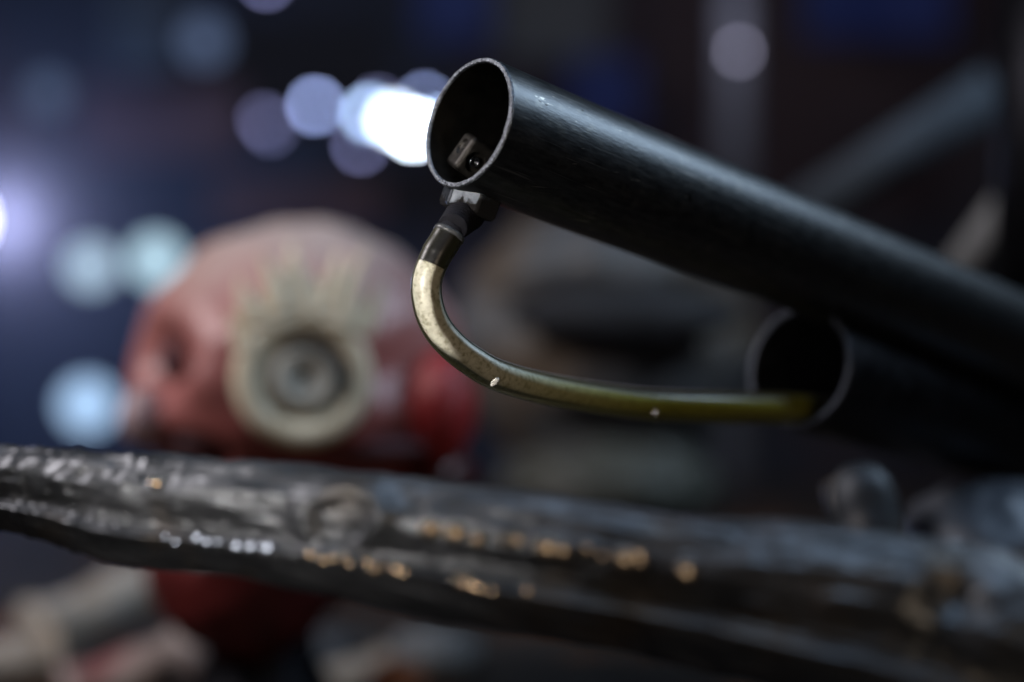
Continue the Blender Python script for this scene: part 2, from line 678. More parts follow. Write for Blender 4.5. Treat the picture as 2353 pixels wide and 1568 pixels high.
M_hose_glint = mat_noise('pale_glint', (0.55, 0.53, 0.49), (0.65, 0.63, 0.58), scale=300, rough=(0.3, 0.4), metal=0.0, spec=0.9)  # pale beads added where glints sit on the hose
for dpx, dpy, dd, rr_ in ((1118, 873, 0.4050, 0.0012), (1482, 942, 0.4490, 0.0007)):
    i_ = min(range(nH), key=lambda q: (hs[q] - P(dpx, dpy - 10, dd + 0.004)).length)
    tan_ = (hs[i_ + 1] - hs[i_ - 1]).normalized()
    lmp = V((-0.19, 0.09, CAM_H + 0.03))
    hh = ((cam.location - hs[i_]).normalized() + (lmp - hs[i_]).normalized() + V((0, 0, -0.55))).normalized()
    hh = (hh - tan_ * hh.dot(tan_)).normalized()
    cc_ = hs[i_] + hh * hose_r(i_)
    sd_ = tan_.cross(hh)
    bm = bmesh.new()
    bmesh.ops.create_uvsphere(bm, u_segments=20, v_segments=12, radius=1)
    for v_ in bm.verts:
        v_.co = cc_ + tan_ * (v_.co.x * rr_ * 0.8) + sd_ * (v_.co.y * rr_ * 1.3) + hh * (v_.co.z * rr_ * 0.45)
    bm_obj('hose_glint', bm, M_hose_glint, hose)

# ------------------------------------------------------------------ second pipe, lower right, behind
P2 = P(1832, 843, 0.500)
r2 = (P2 - cam.location).normalized()
a1 = (V((1, 0, 0)) - r2 * r2.x).normalized()
a2 = a1.cross(r2).normalized()
D2 = math.radians(17)
T2 = (r2 * 0.80 + (a1 * math.cos(D2) - a2 * math.sin(D2)) * 0.60).normalized()
pipe2 = thing('short_pipe', P2, 'black pipe with open mouth below the big pipe, taking the hose end', 'pipe')
RO2, RI2 = 0.0200, 0.0178
v, f = lathe([(0.001 + 0.35 * i / 20, RO2) for i in range(21)], P2, T2, 96)
mesh_obj('outer_wall', v, f, M_blackmetal, pipe2)
v, f = lathe([(0.001 + 0.35 * i / 20, RI2) for i in range(21)] + [(0.352, 0.0001)], P2, T2, 96)
mesh_obj('inner_wall', v, f, M_blackmetal, pipe2)
v, f = lathe([(0.001, RO2), (0.0003, RO2 - 0.0003), (0, RO2 - 0.0008), (0, RI2 + 0.0006), (0.001, RI2)], P2, T2, 96)
M_rim2 = mat_noise('dull_pipe_edge', (0.030, 0.034, 0.046), (0.045, 0.05, 0.066), scale=400, rough=(0.55, 0.65), metal=0.8)
mesh_obj('pipe_rim', v, f, M_rim2, pipe2)
# ------------------------------------------------------------------ gnarled welded bar across the front
BP = [(-160, 1122, .376, 88), (0, 1122, .370, 92), (120, 1137, .366, 102), (300, 1170, .360, 124), (600, 1200, .350, 135),
      (900, 1243, .342, 148), (1200, 1292, .334, 158), (1500, 1342, .327, 166), (1800, 1392, .320, 195), (2050, 1442, .315, 215),
      (2300, 1525, .311, 235), (2560, 1670, .308, 250)]
bs = catmull(BP, 40)
SECT = [(0.0, 1.0), (0.42, 0.92), (0.72, 0.70), (0.86, 0.40), (0.80, 0.12), (0.64, -0.12), (0.64, -0.30), (0.86, -0.42),
        (0.62, -0.62), (0.30, -0.86), (-0.1, -1.0), (-0.6, -0.8), (-0.85, -0.3), (-0.85, 0.3), (-0.6, 0.8), (-0.25, 0.97)]
sect = catmull(SECT + [SECT[0]], 6)[:-1]
NSEC = len(sect)
vs, fs = [], []
bar_pts = [P(a, b_, c) for a, b_, c, d in bs]
lower_ridge, upper_ridge = [], []
nB = len(bs)
for i in range(nB):
    p = bar_pts[i]
    h = bs[i][3] * K * bs[i][2]
    t = (bar_pts[min(i + 1, nB - 1)] - bar_pts[max(i - 1, 0)]).normalized()
    toc = (cam.location - p).normalized()
    nn = (toc - t * toc.dot(t)).normalized()
    uu = t.cross(nn)
    if uu.z < 0:
        uu = -uu
    row = []
    frac = i / nB
    for k, (a, u) in enumerate(sect):
        # strands wander and swell along the bar
        q = p * 55
        wob = 0.045 * noise.noise(V((p.x * 70, k * 0.22, 3.1)))
        pos = p + nn * (a * h * 0.80) + uu * (u * h * (1 + 0.0))
        d = (nn * a + uu * u).normalized()
        n1 = noise.noise(V((pos.x * 35, pos.y * 90, pos.z * 90))) * 0.055
        n2 = noise.noise(V((pos.x * 70, pos.y * 230, pos.z * 230))) * 0.045
        n3 = noise.noise(V((pos.x * 260, pos.y * 600, pos.z * 600))) * 0.020
        # left end: knobbly weld lumps
        lump = max(0.0, 1 - max(0.0, (bs[i][0] + 100) / 650))
        n4 = lump * 0.14 * abs(noise.noise(pos * 260 + V((5, 1, 2))))
        # long strands and short cross wrinkles
        st = 0.03 * (1 - abs(noise.noise(V((p.x * 16, k * 0.33, 7.7)))) * 2.2) + 0.018 * noise.noise(V((p.x * 40, k * 0.8, 2.2)))
        wr_ = 0.035 * max(0.0, min(1.0, (950 - bs[i][0]) / 300)) * max(0.0, noise.noise(V((p.x * 30, 4.0, 1.0)))) * math.sin(p.x * 1900 + 4 * noise.noise(pos * 60))
        pos = pos + d * h * (wob + n1 + n2 + n3 + n4 + st + wr_)
        # ring-shaped knot
        kc = P(815, 1190, 0.342)
        rr = math.hypot((bs[i][0] - 815) / 1.25, ((CAM_H - pos.z) / (K * pos.y) + 784 - 1190))
        if a > 0:
            pos = pos + nn * (0.0020 * math.exp(-((rr - 70) / 24) ** 2) - 0.0006 * math.exp(-(rr / 45) ** 2))
        # dents
        rr = math.hypot(bs[i][0] - 2150, ((CAM_H - pos.z) / (K * pos.y) + 784 - 1375) * 0.8)
        if a > 0:
            pos = pos - nn * (0.0045 * math.exp(-(rr / 60) ** 2))
        row.append(pos)
    vs += row
    lower_ridge.append((bs[i][0], row[7 * 6 - 0], nn, uu))
    upper_ridge.append((bs[i][0], row[3 * 6], nn, uu))
for i in range(nB - 1):
    for k in range(NSEC):
        k2 = (k + 1) % NSEC
        fs.append((i * NSEC + k, i * NSEC + k2, (i + 1) * NSEC + k2, (i + 1) * NSEC + k))
M_bar = mat_noise('welded_metal', (0.062, 0.066, 0.073), (0.145, 0.15, 0.162), scale=160, rough=(0.30, 0.46), metal=0.65, bump=0.75,
                  bscale=520, bdist=0.0007, c3=(0.12, 0.095, 0.072), c3scale=40, c3lo=0.54, c3hi=0.72, stretch=((1, -0.1, -0.15), 0.3))
bar = thing('welded_bar', bar_pts[nB // 2] - V((0, 0, 0.02)), 'rough grey welded metal bar running across the foreground', 'metal bar')
mesh_obj('bar_body', vs, fs, M_bar, bar)
M_cool_glint = mat_noise('cool_glint', (0.16, 0.18, 0.21), (0.26, 0.29, 0.33), scale=300, rough=(0.2, 0.3), metal=1.0)  # bead tints carry the cool and tan colour of the glints
M_tan_glint_dull = mat_noise('dull_tan_glint', (0.34, 0.28, 0.22), (0.45, 0.38, 0.31), scale=300, rough=(0.26, 0.36), metal=1.0)
M_tan_glint = mat_noise('tan_glint', (0.70, 0.58, 0.46), (0.84, 0.71, 0.58), scale=300, rough=(0.10, 0.18), metal=1.0)


def bead(px, ridge, r, mat, up=0.0):
    """flattened weld bead added for its glint, turned between the camera and the lamp it catches"""
    px += random.uniform(-7, 7)
    r *= random.choice((0.7, 0.85, 1.0, 1.1, 1.25))
    up += random.uniform(-0.0007, 0.0007)
    if mat is M_tan_glint and random.random() < 0.35:
        mat = M_tan_glint_dull
    best = min(ridge, key=lambda q: abs(q[0] - px))
    c = best[1] + best[3] * up
    lm = V((0.42, -0.45, CAM_H + 0.02)) if mat is not M_cool_glint else V((-0.75, 0.42, CAM_H + 0.55))
    h = ((cam.location - c).normalized() + (lm - c).normalized()).normalized()
    h = (h + V((random.uniform(-1, 1), random.uniform(-1, 1), random.uniform(-1, 1))) * 0.05).normalized()
    c = c + h * (r * 0.6)
    bm = bmesh.new()
    bmesh.ops.create_uvsphere(bm, u_segments=20, v_segments=12, radius=1)
    q = V((0, 0, 1)).rotation_difference(h)
    for v_ in bm.verts:
        v_.co = c + q @ V((v_.co.x * r * 1.15, v_.co.y * r, v_.co.z * r * 0.30))
    bm_obj('glint_bead', bm, mat, bar)


for px in (432, 462, 500, 530, 556, 592, 622, 650, 668):
    bead(px, lower_ridge, random.uniform(0.0008, 0.0013), M_cool_glint, random.uniform(-0.0006, 0.0006))
for px in (765, 785, 808, 832, 850, 880, 900, 930, 952, 972, 1090, 1108, 1122, 1140, 1175, 1240):
    bead(px, lower_ridge, random.uniform(0.0008, 0.0014), M_tan_glint, random.uniform(-0.0005, 0.0005))
for px in (1010, 1060, 1120, 1180, 1205, 1265, 1300, 1360, 1400, 1440, 1462, 1485, 1575):
    bead(px, upper_ridge, random.uniform(0.0012, 0.0020), M_tan_glint_dull, -0.002 + random.uniform(-0.0005, 0.0005))
bead(390, upper_ridge, 0.0016, M_tan_glint, 0.0015)
for px, up in ((1945, -0.016), (2010, -0.018)):
    bead(px, lower_ridge, 0.0012, M_tan_glint, up)

# stub standing on the bar near its right end
sp = [P(2010, 1270, .318), P(2000, 1200, .321), P(1985, 1150, .323), P(1978, 1105, .325), P(1975, 1070, .326)]
sp = [V(q) for q in catmull([tuple(q) for q in sp], 6)]
v, f = tube(sp, [0.0066 * math.sqrt(max(0.02, 1 - (max(0, i / (len(sp) - 1) - 0.45) / 0.57) ** 2)) for i in range(len(sp))], 28, wobble=lambda q: 0.05 * noise.noise(q * 150))
mesh_obj('stub', v, f, M_greymetal, bar)

# ------------------------------------------------------------------ bench
BENCH_Z = CAM_H - 0.178
M_bench = mat_noise('dark_bench', (0.020, 0.017, 0.016), (0.045, 0.038, 0.033), scale=30, rough=(0.7, 0.85), spec=0.1, c3=(0.16, 0.07, 0.03),
                    c3scale=14, c3lo=0.56, c3hi=0.66)
bm = bmesh.new()
bmesh.ops.create_cube(bm, size=1)
for vv in bm.verts:
    vv.co = V((vv.co.x * 1.9, vv.co.y * 1.50 + 1.23, vv.co.z * 0.03 + BENCH_Z - 0.015))
bmesh.ops.bevel(bm, geom=list(bm.edges), offset=0.003, segments=2, affect='EDGES')
bench = thing('work_bench', V((0, 1.23, 0)), 'dark rust-stained bench under the red skull and bones', 'bench')
bm_obj('bench_top', bm, M_bench, bench, smooth=False)
for sx in (-0.88, 0.88):
    for sy in (0.54, 1.92):
        bm = bmesh.new()
        bmesh.ops.create_cube(bm, size=1)
        for vv in bm.verts:
            vv.co = V((vv.co.x * 0.05 + sx, vv.co.y * 0.05 + sy, (vv.co.z + 0.5) * (BENCH_Z - 0.031)))
        bm_obj('leg', bm, M_blackmetal, bench, smooth=False)

# ------------------------------------------------------------------ red skull with cream roundel


def head_mesh(c, rx, ry, rz, feats, rough=0.0, nu=120, nv=80, zmin=-1.0):
    vs, fs = [], []
    for j in range(nv + 1):
        th = math.pi * j / nv
        for i in range(nu):
            ph = 2 * math.pi * i / nu
            d = V((math.sin(th) * math.cos(ph), math.sin(th) * math.sin(ph), math.cos(th)))
            k = 1.0
            for (fx_, fz_, w_, wz_, amp) in feats:
                if d.y < 0.2:
                    e = ((d.x - fx_) / w_) ** 2 + ((d.z - fz_) / wz_) ** 2
                    k += amp * math.exp(-e * e if abs(amp) > 0.1 else -e) * min(1.0, max(0.0, (0.2 - d.y) / 0.3))
            # narrower jaw
            jaw = 1.0 - 0.30 * max(0.0, -d.z) ** 1.5
            k += rough * noise.noise(d * 5)
            vs.append(c + V((d.x * rx * k * jaw, d.y * ry * k, d.z * rz * k)))
    for j in range(nv):
        for i in range(nu):
            i2 = (i + 1) % nu
            fs.append((j * nu + i, j * nu + i2, (j + 1) * nu + i2, (j + 1) * nu + i))
    return vs, fs


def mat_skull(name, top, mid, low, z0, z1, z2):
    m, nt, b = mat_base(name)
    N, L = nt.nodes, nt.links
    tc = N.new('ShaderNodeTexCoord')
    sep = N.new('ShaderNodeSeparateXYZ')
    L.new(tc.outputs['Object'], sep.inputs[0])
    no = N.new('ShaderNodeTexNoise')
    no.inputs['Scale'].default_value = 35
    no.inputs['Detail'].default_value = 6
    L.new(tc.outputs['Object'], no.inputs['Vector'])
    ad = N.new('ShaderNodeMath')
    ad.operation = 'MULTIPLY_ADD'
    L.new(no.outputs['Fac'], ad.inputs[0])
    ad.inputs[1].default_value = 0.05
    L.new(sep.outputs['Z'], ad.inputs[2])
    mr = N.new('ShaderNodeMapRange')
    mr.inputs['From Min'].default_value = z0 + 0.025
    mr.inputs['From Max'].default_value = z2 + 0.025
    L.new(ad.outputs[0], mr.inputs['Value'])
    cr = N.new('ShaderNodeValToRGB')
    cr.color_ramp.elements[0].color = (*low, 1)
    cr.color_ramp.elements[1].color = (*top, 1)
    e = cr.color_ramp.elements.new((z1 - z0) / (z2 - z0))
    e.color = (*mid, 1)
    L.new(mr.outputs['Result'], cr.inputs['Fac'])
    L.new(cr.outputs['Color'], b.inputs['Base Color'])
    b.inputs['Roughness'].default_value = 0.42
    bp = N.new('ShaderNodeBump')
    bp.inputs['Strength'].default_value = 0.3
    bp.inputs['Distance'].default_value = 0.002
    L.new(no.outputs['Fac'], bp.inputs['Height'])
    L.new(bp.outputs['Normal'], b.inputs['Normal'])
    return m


SD = 0.735
SC = P(690, 880, SD)
skull = thing('red_skull', V((SC.x, SC.y, BENCH_Z)), 'red skull, crown coloured paler for the light on it, with a cream roundel on its face', 'skull')
srx, srz = 385 * K * SD, 370 * K * SD
zo = SC.z - BENCH_Z
M_skull = mat_skull('red_bone_lit_crown', (0.60, 0.48, 0.43), (0.42, 0.17, 0.155), (0.22, 0.026, 0.024),  # red paint on bone, light on the crown put into the colour
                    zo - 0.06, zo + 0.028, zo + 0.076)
feats = [(-0.70, 0.15, 0.20, 0.22, -0.22), (0.60, 0.10, 0.26, 0.22, -0.10), (-0.82, -0.22, 0.14, 0.16, 0.10),
         (0.0, 0.32, 0.5, 0.14, 0.05), (-0.55, -0.42, 0.22, 0.13, -0.26), (0.80, -0.18, 0.20, 0.14, 0.08),
         (0.2, -0.5, 0.35, 0.14, -0.12), (-0.40, 0.0, 0.14, 0.25, 0.06)]
v, f = head_mesh(SC, srx, 0.078, srz, feats, 0.03)
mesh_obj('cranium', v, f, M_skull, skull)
M_jaw = mat_noise('dark_red_paint', (0.06, 0.006, 0.006), (0.12, 0.011, 0.010), scale=60, rough=(0.35, 0.5))
# jaw with chin, down to the bench
jc = P(560, 1285, 0.71)
v, f = head_mesh(V((jc.x, jc.y + 0.015, BENCH_Z + 0.070)), 0.047, 0.046, 0.040, [(0, 0.3, 0.6, 0.2, 0.06)], 0.06, 64, 40)
mesh_obj('jaw', v, f, M_jaw, skull)
v, f = lathe([(0, 0.0005), (0, 0.040), (0.012, 0.036), (0.030, 0.026), (0.050, 0.024), (0.050, 0.0005)], V((jc.x + 0.004, jc.y + 0.025, BENCH_Z + 0.0005)),
             V((0, 0, 1)), 40)
mesh_obj('neck_stand', v, f, M_blackmetal, skull)
# right cheek
v, f = head_mesh(P(1012, 940, 0.69), 0.0165, 0.02, 0.026, [], 0.08, 40, 28)
M_cheek = mat_noise('bright_red_paint', (0.26, 0.015, 0.017), (0.36, 0.03, 0.03), scale=60, rough=(0.4, 0.55))
mesh_obj('cheekbone', v, f, M_cheek, skull)
v, f = head_mesh(P(1000, 1090, 0.71), 0.018, 0.02, 0.012, [], 0.08, 40, 28)
mesh_obj('cheekbone', v, f, M_jaw, skull)
# left nose / cheek lobe, pale
v, f = head_mesh(P(328, 962, 0.685), 0.0105, 0.013, 0.0135, [], 0.05, 32, 24)
M_pale = mat_noise('pale_pink_bone', (0.36, 0.25, 0.27), (0.46, 0.33, 0.33), scale=60, rough=(0.4, 0.55))
mesh_obj('cheekbone', v, f, M_pale, skull)

M_hollow_shade = mat_noise('hollow_shade', (0.09, 0.035, 0.045), (0.13, 0.055, 0.065), scale=60, rough=(0.6, 0.8))  # dark lumps stand for the shade in eye socket and mouth
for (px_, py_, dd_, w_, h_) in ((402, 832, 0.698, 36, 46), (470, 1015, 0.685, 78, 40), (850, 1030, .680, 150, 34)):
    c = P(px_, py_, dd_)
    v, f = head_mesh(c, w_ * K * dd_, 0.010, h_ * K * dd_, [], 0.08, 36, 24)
    mesh_obj('mouth_shade' if py_ > 900 else 'eye_shade', v, f, M_hollow_shade, skull)

# roundel: thick cream ring, grey dished ring, hub, flame points
RD = 0.640
RC = P(697, 868, RD)
rax = (cam.location - RC).normalized()
rax = (rax + V((0.10, 0, 0.02))).normalized()
pxm = K * RD
M_cream = mat_noise('cream_enamel', (0.74, 0.62, 0.43), (0.86, 0.75, 0.56), scale=90, rough=(0.4, 0.55))
M_dish = mat_noise('grey_dish', (0.48, 0.44, 0.37), (0.62, 0.57, 0.48), scale=80, rough=(0.4, 0.55))
M_dark = mat_noise('dark_slot', (0.03, 0.035, 0.04), (0.05, 0.055, 0.06), scale=80, rough=(0.5, 0.6))
v, f = lathe([(-0.010, 160 * pxm), (0.000, 160 * pxm), (0.0028, 155 * pxm), (0.0040, 140 * pxm), (0.0040, 118 * pxm),
              (0.001, 100 * pxm), (-0.003, 96 * pxm), (-0.010, 96 * pxm)], RC, rax, 72, closed=True)
ringp = mesh_obj('cream_ring', v, f, M_cream, skull)
v, f = lathe([(-0.001, 99 * pxm), (-0.001, 84 * pxm), (0.002, 76 * pxm), (0.0042, 66 * pxm), (0.004, 50 * pxm), (0.0022, 30 * pxm),
              (0.001, 10 * pxm), (-0.003, 8 * pxm), (-0.003, 0.0001)], RC, rax, 64)
dish = mesh_obj('grey_dish', v, f, M_dish, skull)
ax_u = (V((0, 0, 1)) - rax * rax.z).normalized()
ax_r = ax_u.cross(rax).normalized()
if ax_r.x < 0:
    ax_r = -ax_r


def rp_(dx, dy, s=0.0):
    """point on the roundel plane, dx right, dy up in photo pixels"""
    return RC + ax_r * (dx * pxm) + ax_u * (dy * pxm) + rax * s


# dark crescent let into the dish, upper right
vs, fs = [], []
nC = 28
for i in range(nC + 1):
    a = math.radians(125 - 150 * i / nC)
    w = 5 + 23 * math.sin(math.pi * i / nC)
    for rr_, ss in ((97, 0.0048), (97 - w, 0.0048), (97 - w, -0.001), (97, -0.001)):
        vs.append(rp_(rr_ * math.cos(a), rr_ * 0.96 * math.sin(a), ss))
for i in range(nC):
    for k in range(4):
        k2 = (k + 1) % 4
        fs.append((i * 4 + k, i * 4 + k2, i * 4 + 4 + k2, i * 4 + 4 + k))
fs.append((0, 1, 2, 3))
fs.append((nC * 4 + 3, nC * 4 + 2, nC * 4 + 1, nC * 4))
mesh_obj('dark_crescent', vs, fs, M_dark, skull, smooth=False)
v, f = lathe([(0.0, 9 * pxm), (0.0026, 9 * pxm), (0.003, 6 * pxm), (0.003, 0.0001)], rp_(-3, -15), rax, 24)
mesh_obj('centre_pin', v, f, M_dark, skull)
# flame points: base centre (dx,dy), tip (dx,dy), half width
FL = [((-128, 70), (-178, 150), 30), ((-100, 125), (-140, 236), 30), ((-55, 150), (-98, 282), 34), ((-4, 155), (-18, 318), 40),
      ((45, 155), (78, 296), 34), ((90, 140), (152, 300), 32), ((126, 105), (180, 236), 30), ((18, 140), (28, 240), 56),
      ((75, 115), (100, 220), 56), ((-60, 115), (-76, 215), 48)]
for n_, (b0, tip, hw) in enumerate(FL):
    bx_, by_ = b0
    dx, dy = tip[0] - bx_, tip[1] - by_
    ln = math.hypot(dx, dy)
    px_, py_ = -dy / ln, dx / ln
    prof2 = [(0.0, 1.0), (0.25, 0.95), (0.5, 0.66), (0.75, 0.32), (1.0, 0.03)]
    vs, fs = [], []
    for (s_, w_) in prof2:
        bend = 10 * math.sin(s_ * 2.6) * (1 if n_ % 2 else -1)
        cx, cy = bx_ + dx * s_ + px_ * bend, by_ + dy * s_ + py_ * bend
        zz = 0.0025 * (1 - s_) + 0.0005 * (n_ % 3)
        for sg, dz in ((-1, 0.0), (0, 0.0022), (1, 0.0), (1, -0.005), (-1, -0.005)):
            vs.append(rp_(cx + px_ * hw * w_ * sg, cy + py_ * hw * w_ * sg, zz + dz))
    for i in range(4):
        for k in range(5):
            k2 = (k + 1) % 5
            fs.append((i * 5 + k, i * 5 + k2, i * 5 + 5 + k2, i * 5 + 5 + k))
    fs.append((0, 1, 2, 3, 4))
    fs.append((24, 23, 22, 21, 20))
    mesh_obj('flame_point', vs, fs, M_cream, skull, smooth=False)

# ------------------------------------------------------------------ bones on the bench, lower left
M_bone = mat_noise('old_bone', (0.34, 0.30, 0.25), (0.46, 0.42, 0.37), scale=40, rough=(0.45, 0.6), c3=(0.22, 0.15, 0.08), c3scale=30,
                   c3lo=0.56, c3hi=0.72)
M_bonepink = mat_noise('beige_bone', (0.33, 0.27, 0.255), (0.43, 0.36, 0.34), scale=40, rough=(0.45, 0.6), c3=(0.3, 0.1, 0.1), c3scale=30,
                       c3lo=0.56, c3hi=0.7)


def bone(name, a, b_, r, mat, label, up=0.0):
    n = 36
    path = [a.lerp(b_, i / (n - 1)) for i in range(n)]
    rad = []
    for i in range(n):
        t = i / (n - 1)
        e = min(t, 1 - t)
        rad.append(r * (0.82 + 0.34 * math.exp(-(e / 0.11) ** 2)) * (1.0 if e > 0.03 else 0.55 + 15 * e))
    v, f = tube(path, rad, 28, wobble=lambda q: 0.16 * noise.noise(q * 70) + 0.06 * noise.noise(q * 200))
    o = mesh_obj(name, v, f, mat)
    return tag(o, label, 'bone')


bone('bone', P(70, 1470, .86), P(410, 1318, .93), 0.0190, M_bone, 'pale bone slanting up to the right below the bar')
bone('bone', P(-140, 1550, .80), P(140, 1500, .83), 0.0150, M_bone, 'grey bone end at the lower left corner of the picture')
bone('bone', P(150, 1610, .78), P(440, 1505, .81), 0.0170, M_bonepink, 'broad beige bone lying in the bottom foreground')
bone('bone', P(640, 1600, .80), P(900, 1550, .83), 0.0140, M_bone, 'short dull bone beside the rusty lump at the bottom')
M_rust = mat_noise('rusty_iron', (0.20, 0.055, 0.018), (0.32, 0.10, 0.03), scale=50, rough=(0.6, 0.8))
c = P(910, 1570, .80)
v, f = head_mesh(c, 0.0145, 0.014, 0.012, [], 0.15, 36, 24)
tag(mesh_obj('rusty_lump', v, f, M_rust), 'orange rusty iron lump at the bottom edge of the picture', 'scrap iron')
M_stone = mat_noise('grey_stone', (0.14, 0.15, 0.16), (0.25, 0.26, 0.27), scale=30, rough=(0.6, 0.8))
c = P(1000, 1500, .86)
v, f = head_mesh(c, 0.024, 0.024, 0.013, [], 0.2, 40, 28)
tag(mesh_obj('grey_stone', v, f, M_stone), 'light grey stone on the bench behind the bar', 'stone')
c = P(620, 1500, .89)
v, f = head_mesh(c, 0.054, 0.036, 0.015, [], 0.2, 40, 28)
M_stone2 = mat_noise('slate_stone', (0.05, 0.055, 0.065), (0.09, 0.095, 0.11), scale=30, rough=(0.5, 0.7))
tag(mesh_obj('slate_stone', v, f, M_stone2), 'flat slate blue stone on the bench in front of the skull', 'stone')

# ------------------------------------------------------------------ dark grey shell between skull and pipes
M_shell = mat_noise('grey_shell_paint', (0.075, 0.076, 0.080), (0.118, 0.12, 0.125), scale=18, rough=(0.45, 0.6), c3=(0.115, 0.085, 0.06), c3scale=12, c3lo=0.45, c3hi=0.6)
M_black_shade = mat_noise('black_shade', (0.008, 0.008, 0.010), (0.016, 0.016, 0.02), scale=60, rough=(0.6, 0.8))
shell = thing('grey_skull', V((P(1400, 900, 1.00).x, 1.00, BENCH_Z)), 'dark grey skull with a hollow eye, its shade a black lump, behind the hose', 'skull')
c = P(1390, 800, 1.00)
v, f = head_mesh(c, 0.0975, 0.08, 0.0925, [(-0.22, 0.28, 0.46, 0.17, -0.34), (0.5, 0.28, 0.25, 0.17, -0.30), (0.0, 0.62, 0.6, 0.16, 0.06),
                                      (0.1, -0.55, 0.5, 0.16, -0.15)], 0.05)
mesh_obj('cranium', v, f, M_shell, shell)
v, f = head_mesh(P(1400, 1120, 0.98), 0.069, 0.06, 0.038, [(0, 0.3, 0.6, 0.2, 0.05)], 0.12, 64, 40)
M_olive = mat_noise('olive_bone', (0.045, 0.045, 0.036), (0.075, 0.075, 0.06), scale=30, rough=(0.5, 0.65))
mesh_obj('jaw', v, f, M_olive, shell)

v, f = head_mesh(P(1440, 728, 0.915), 270 * K * .915, 0.018, 76 * K * .915, [], 0.1, 48, 28)  # black lump put in for the shade inside the eye
mesh_obj('eye_shade_lump', v, f, M_black_shade, shell)

# dark casing lower right, behind the stub
cas = thing('dark_casing', P(2300, 1330, 0.56), 'dark rounded metal casing at the right behind the bar', 'casing')
v, f = head_mesh(P(2290, 1270, 0.56), 0.036, 0.04, 0.026, [(-0.3, 0.1, 0.3, 0.3, 0.05)], 0.05, 64, 40)
M_casing = mat_noise('casing_metal', (0.055, 0.062, 0.078), (0.095, 0.104, 0.125), scale=40, rough=(0.45, 0.6), metal=0.3)
mesh_obj('casing_shell', v, f, M_casing, cas)
v, f = tube([P(1990, 1290, .54), P(1970, 1200, .54), P(1960, 1110, .545), P(1955, 1090, .545)], [0.007, 0.009, 0.011, 0.006], 24)
mesh_obj('casing_lug', v, f, M_greymetal, cas)

# ------------------------------------------------------------------ room behind: floor, wall, panels, post, beams, lamps
WY = 3.4


def box(name, x0, x1, z0, z1, y0, y1, mat, parent=None, bev=0.004):
    bm = bmesh.new()
    bmesh.ops.create_cube(bm, size=1)
    for vv in bm.verts:
        vv.co = V(((x0 + x1) / 2 + vv.co.x * (x1 - x0), (y0 + y1) / 2 + vv.co.y * (y1 - y0), (z0 + z1) / 2 + vv.co.z * (z1 - z0)))
    bmesh.ops.bevel(bm, geom=list(bm.edges), offset=bev, segments=2, affect='EDGES')
    return bm_obj(name, bm, mat, parent, smooth=False)


M_wallm = mat_noise('dark_wall', (0.050, 0.050, 0.062), (0.085, 0.083, 0.095), scale=2.2, rough=(0.7, 0.9), c3=(0.11, 0.065, 0.06), c3scale=1.3,
                    c3lo=0.5, c3hi=0.62)
tag(box('wall', -4, 4, -0.05, 4, WY, WY + 0.1, M_wallm), 'dark wall far behind', None, None, 'structure')
M_floor = mat_noise('floor_concrete', (0.05, 0.05, 0.055), (0.09, 0.09, 0.095), scale=6, rough=(0.6, 0.8))
tag(box('floor', -4, 4, -0.1, 0.0, -2, WY - 0.003, M_floor), None, None, None, 'structure')


def panel(name, px0, py0, px1, py1, d, mat, label, cat):
    a, b_ = P(px0, py1, d), P(px1, py0, d)
    o = box(name, a.x, b_.x, a.z, b_.z, d, d + 0.03, mat, None, 0.006)
    return tag(o, label, cat)


M_blue = mat_noise('blue_cloth', (0.04, 0.065, 0.24), (0.06, 0.085, 0.30), scale=5, rough=(0.7, 0.9))
M_blue2 = mat_noise('slate_blue_cloth', (0.06, 0.09, 0.28), (0.09, 0.12, 0.34), scale=5, rough=(0.7, 0.9))
M_brown = mat_noise('brown_board', (0.20, 0.10, 0.09), (0.28, 0.14, 0.12), scale=4, rough=(0.6, 0.8))
panel('hanging_cloth', 1310, 130, 1470, 300, 3.0, M_blue, 'blue cloth hanging left of the grey post', 'cloth')
panel('hanging_cloth', 1850, -120, 2190, 90, 3.0, M_blue, 'deep blue cloth at the top right of the grey post', 'cloth')
panel('hanging_cloth', 960, -120, 1130, 90, 3.05, M_blue2, 'slate blue cloth above the pipe mouth', 'cloth')
panel('wall_board', 180, 190, 560, 360, 3.2, M_brown, 'reddish brown board on the wall left of the lights', 'board')
panel('wall_board', 480, 420, 880, 520, 3.2, M_brown, 'brown board just above the red skull', 'board')
M_grey = mat_noise('grey_board', (0.12, 0.12, 0.115), (0.18, 0.18, 0.175), scale=4, rough=(0.6, 0.8))
panel('wall_board', 1140, -150, 1400, 140, 3.1, M_grey, 'greenish grey board above the big pipe', 'board')
panel('wall_board', 250, -60, 420, 160, 3.1, M_grey, 'greenish grey board at the upper left', 'board')
M_post = mat_noise('grey_post_paint', (0.12, 0.125, 0.145), (0.18, 0.19, 0.215), scale=9, rough=(0.5, 0.7))
a = P(1690, 0, 2.4)
v, f = lathe([(0, 0.001), (0, 0.024), (2.3, 0.024), (2.3, 0.001)], V((a.x, 2.4, 0.0)), V((0, 0, 1)), 40)
tag(mesh_obj('post', v, f, M_post), 'pale grey upright post in the background', 'post')


def rodlike(name, a, b_, r, mat, label, cat):
    v, f = tube([a, a.lerp(b_, .5), b_], [r] * 3, 32)
    return tag(mesh_obj(name, v, f, mat), label, cat)


